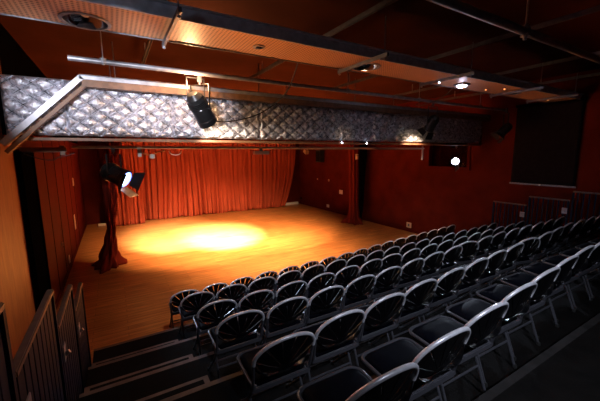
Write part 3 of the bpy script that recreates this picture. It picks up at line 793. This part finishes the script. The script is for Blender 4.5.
# blackout blind over a window on the right wall
t = thing('blackout_blind', (FL, 3.82, 2.16), 'large black roller blind on the right wall above the guard rails', 'blind')
m = MB(); V = []
for j in range(21):
    V.append([m.bm.verts.new((-.05+.006*math.sin(6*(k/20))+.004*math.sin(9*j/20+k*.4), -.71+1.42*k/20, 2.03*j/20)) for k in range(21)])
for A, B in zip(V, V[1:]):
    for k in range(20): m.bm.faces.new((A[k], A[k+1], B[k+1], B[k]))
o = m.build('blind_fabric', M_blackcloth, t, True); o.modifiers.new('s', 'SOLIDIFY').thickness = .003
MB().b2((-.07, -.74, -.03), (-.03, .74, .012), .006).build('bottom_bar', M_darksteel, t)
autosmooth(MB().tube([(-.05, -.74, 2.06), (-.05, .74, 2.06)], .035, 14).build('roller', M_black, t))
MB().lathe([(0, -.02), (.02, -.012), (.02, .012), (0, .02)], Matrix.Translation((-.08, 0, -.01)), 10).build('pull_knob', M_white, t)

# ------------------------------------------------------------------ hidden stage lanterns above the header that light the floor
wash = []
bar = thing('rear_bar', (-.9, 7.6, 4.15), 'lighting bar above the stage behind the quilted header', 'pipe')
autosmooth(MB().tube([(0,0,0), (10.2,0,0)], .024, 12).build('tube', M_tube, bar))
for x in (1, 5, 9): autosmooth(MB().tube([(x,0,0), (x,0,CEIL-4.15)], .009, 8).build('drop_rod', M_darksteel, bar))
WARM = (1., .60, .30); HOT = (1., .84, .62)
for (x, tgt, pw, size, bl, col, lab) in (
    (2.9, (3.25, 10.95, 0), 38000, 40, 1., HOT, 'stage lantern over the brightest pool of light'),
    (1.2, (1.7, 11.9, 0), 16000, 40, 1., HOT, 'stage lantern over the left edge of the bright pool'),
    (2.2, (2.4, 11.0, 0), 4200, 80, 1., WARM, 'stage lantern washing the left half of the stage'),
    (3.75, (4.0, 8.6, 0), 2600, 100, 1., WARM, 'stage lantern pointing down at the front of the stage'),
    (4.6, (4.8, 11.0, 0), 4200, 80, 1., WARM, 'stage lantern washing the right half of the stage')):
    loc = Vector((x, 7.6, 3.80)); d_ = (Vector(tgt)-loc).normalized()
    t_, p_ = lantern('parcan', tuple(loc), d_, lab+', behind the header', L=.36, R=.11, lens=M_glowwarmlens, doors=False, yk=.32)
    spot(p_+d_*.03, tgt, pw, col, size, bl, .08, 'stage_beam')

# an added glow, then the lights of the lanterns in front of the blankets
point((1.05, 4.72, 4.02), 52, (1., .55, .25), .05, 'added_warm_glow')  # warm point light added to brighten tray and ceiling
spot(pA+dA*.03, pA+dA*2, 130, (1., .80, .60), 120, .6, .04, 'parcan_beam')
spot(pB+dB*.03, pB+dB*2, 160, (1., .70, .45), 95, .6, .04, 'parcan_beam')
# two unseen lanterns added to light the blankets: on the tube over the camera
for cx, tx_, pw, lab in ((-.75, -.35, 520, 'left unseen added parcan above the camera aimed at the leftmost blanket'), (-.25, .95, 760, 'right unseen added parcan above the camera aimed at the second blanket')):
    dC = (Vector((tx_, 5.5, 3.78))-Vector((cx, 2.03, 3.97))).normalized()
    tC, pC = lantern('parcan', (cx, 1.97, 3.97), dC, lab, L=.34, R=.10, lens=M_glowcool, doors=False, yk=.36)  # unseen lantern added to light the blanket
    spot(pC+dC*.03, (tx_, 5.5, 3.75), pw, (.85, .88, 1.), 33, 1., .05, 'added_blanket_beam')
dD = Vector((.35, .75, -.75)).normalized()
tD, pD = lantern('parcan', (1.4, -1.0, 4.3), dD, 'unseen parcan added above the back row of chairs', L=.34, R=.10, lens=M_glowcool, doors=False, yk=.4)  # unseen lantern added to brighten the chair rims
spot((3.25, 3.59, TZ+.02), (3.5, 2.2, 1.2), 60, (.78,.86,1.), 90, .9, .05, 'tray_beam')
spot((-.11, 3.70, TZ+.02), (.3, 2.6, 0), 8, (.80,.86,1.), 120, .6, .05, 'tray_beam')
spot((3.30, 3.64, TZ+.03), (4.40, 5.5, 3.33), 90, (1.,.62,.34), 15, 1., .04, 'tray_beam')  # warm beam added for the highlight on the dim blanket
spot(pD+dD*.03, (2.8, 1.9, 1.7), 290, (.80, .86, 1.), 76, .9, .05, 'added_seat_beam')

# ------------------------------------------------------------------ world, camera, output look
wd = bpy.data.worlds.new('World'); SC.world = wd; wd.use_nodes = True
wd.node_tree.nodes['Background'].inputs[0].default_value = (.01,.01,.015,1); wd.node_tree.nodes['Background'].inputs[1].default_value = .3
fpx = 313.5
X = Vector((.85993582,-.08117151,.50390632)); Y = Vector((-.51035635,-.1235171,.85104637)); Z = Vector((-.00683968,-.98901704,-.14764317))
cam = bpy.data.cameras.new('Camera'); co = bpy.data.objects.new('Camera', cam); C.objects.link(co)
cam.sensor_width = 36; cam.sensor_fit = 'HORIZONTAL'; cam.lens = fpx*36/600; cam.clip_start = .02; cam.clip_end = 100
Mx = Matrix(((X[0], -X[1], -X[2], 0), (Y[0], -Y[1], -Y[2], 0), (Z[0], -Z[1], -Z[2], 0), (0,0,0,1)))
co.matrix_world = Matrix.Translation((0, 0, EYE)) @ Mx
SC.camera = co
SC.view_settings.view_transform = 'Standard'; SC.view_settings.look = 'None'; SC.view_settings.gamma = 1
SC.view_settings.exposure = 0
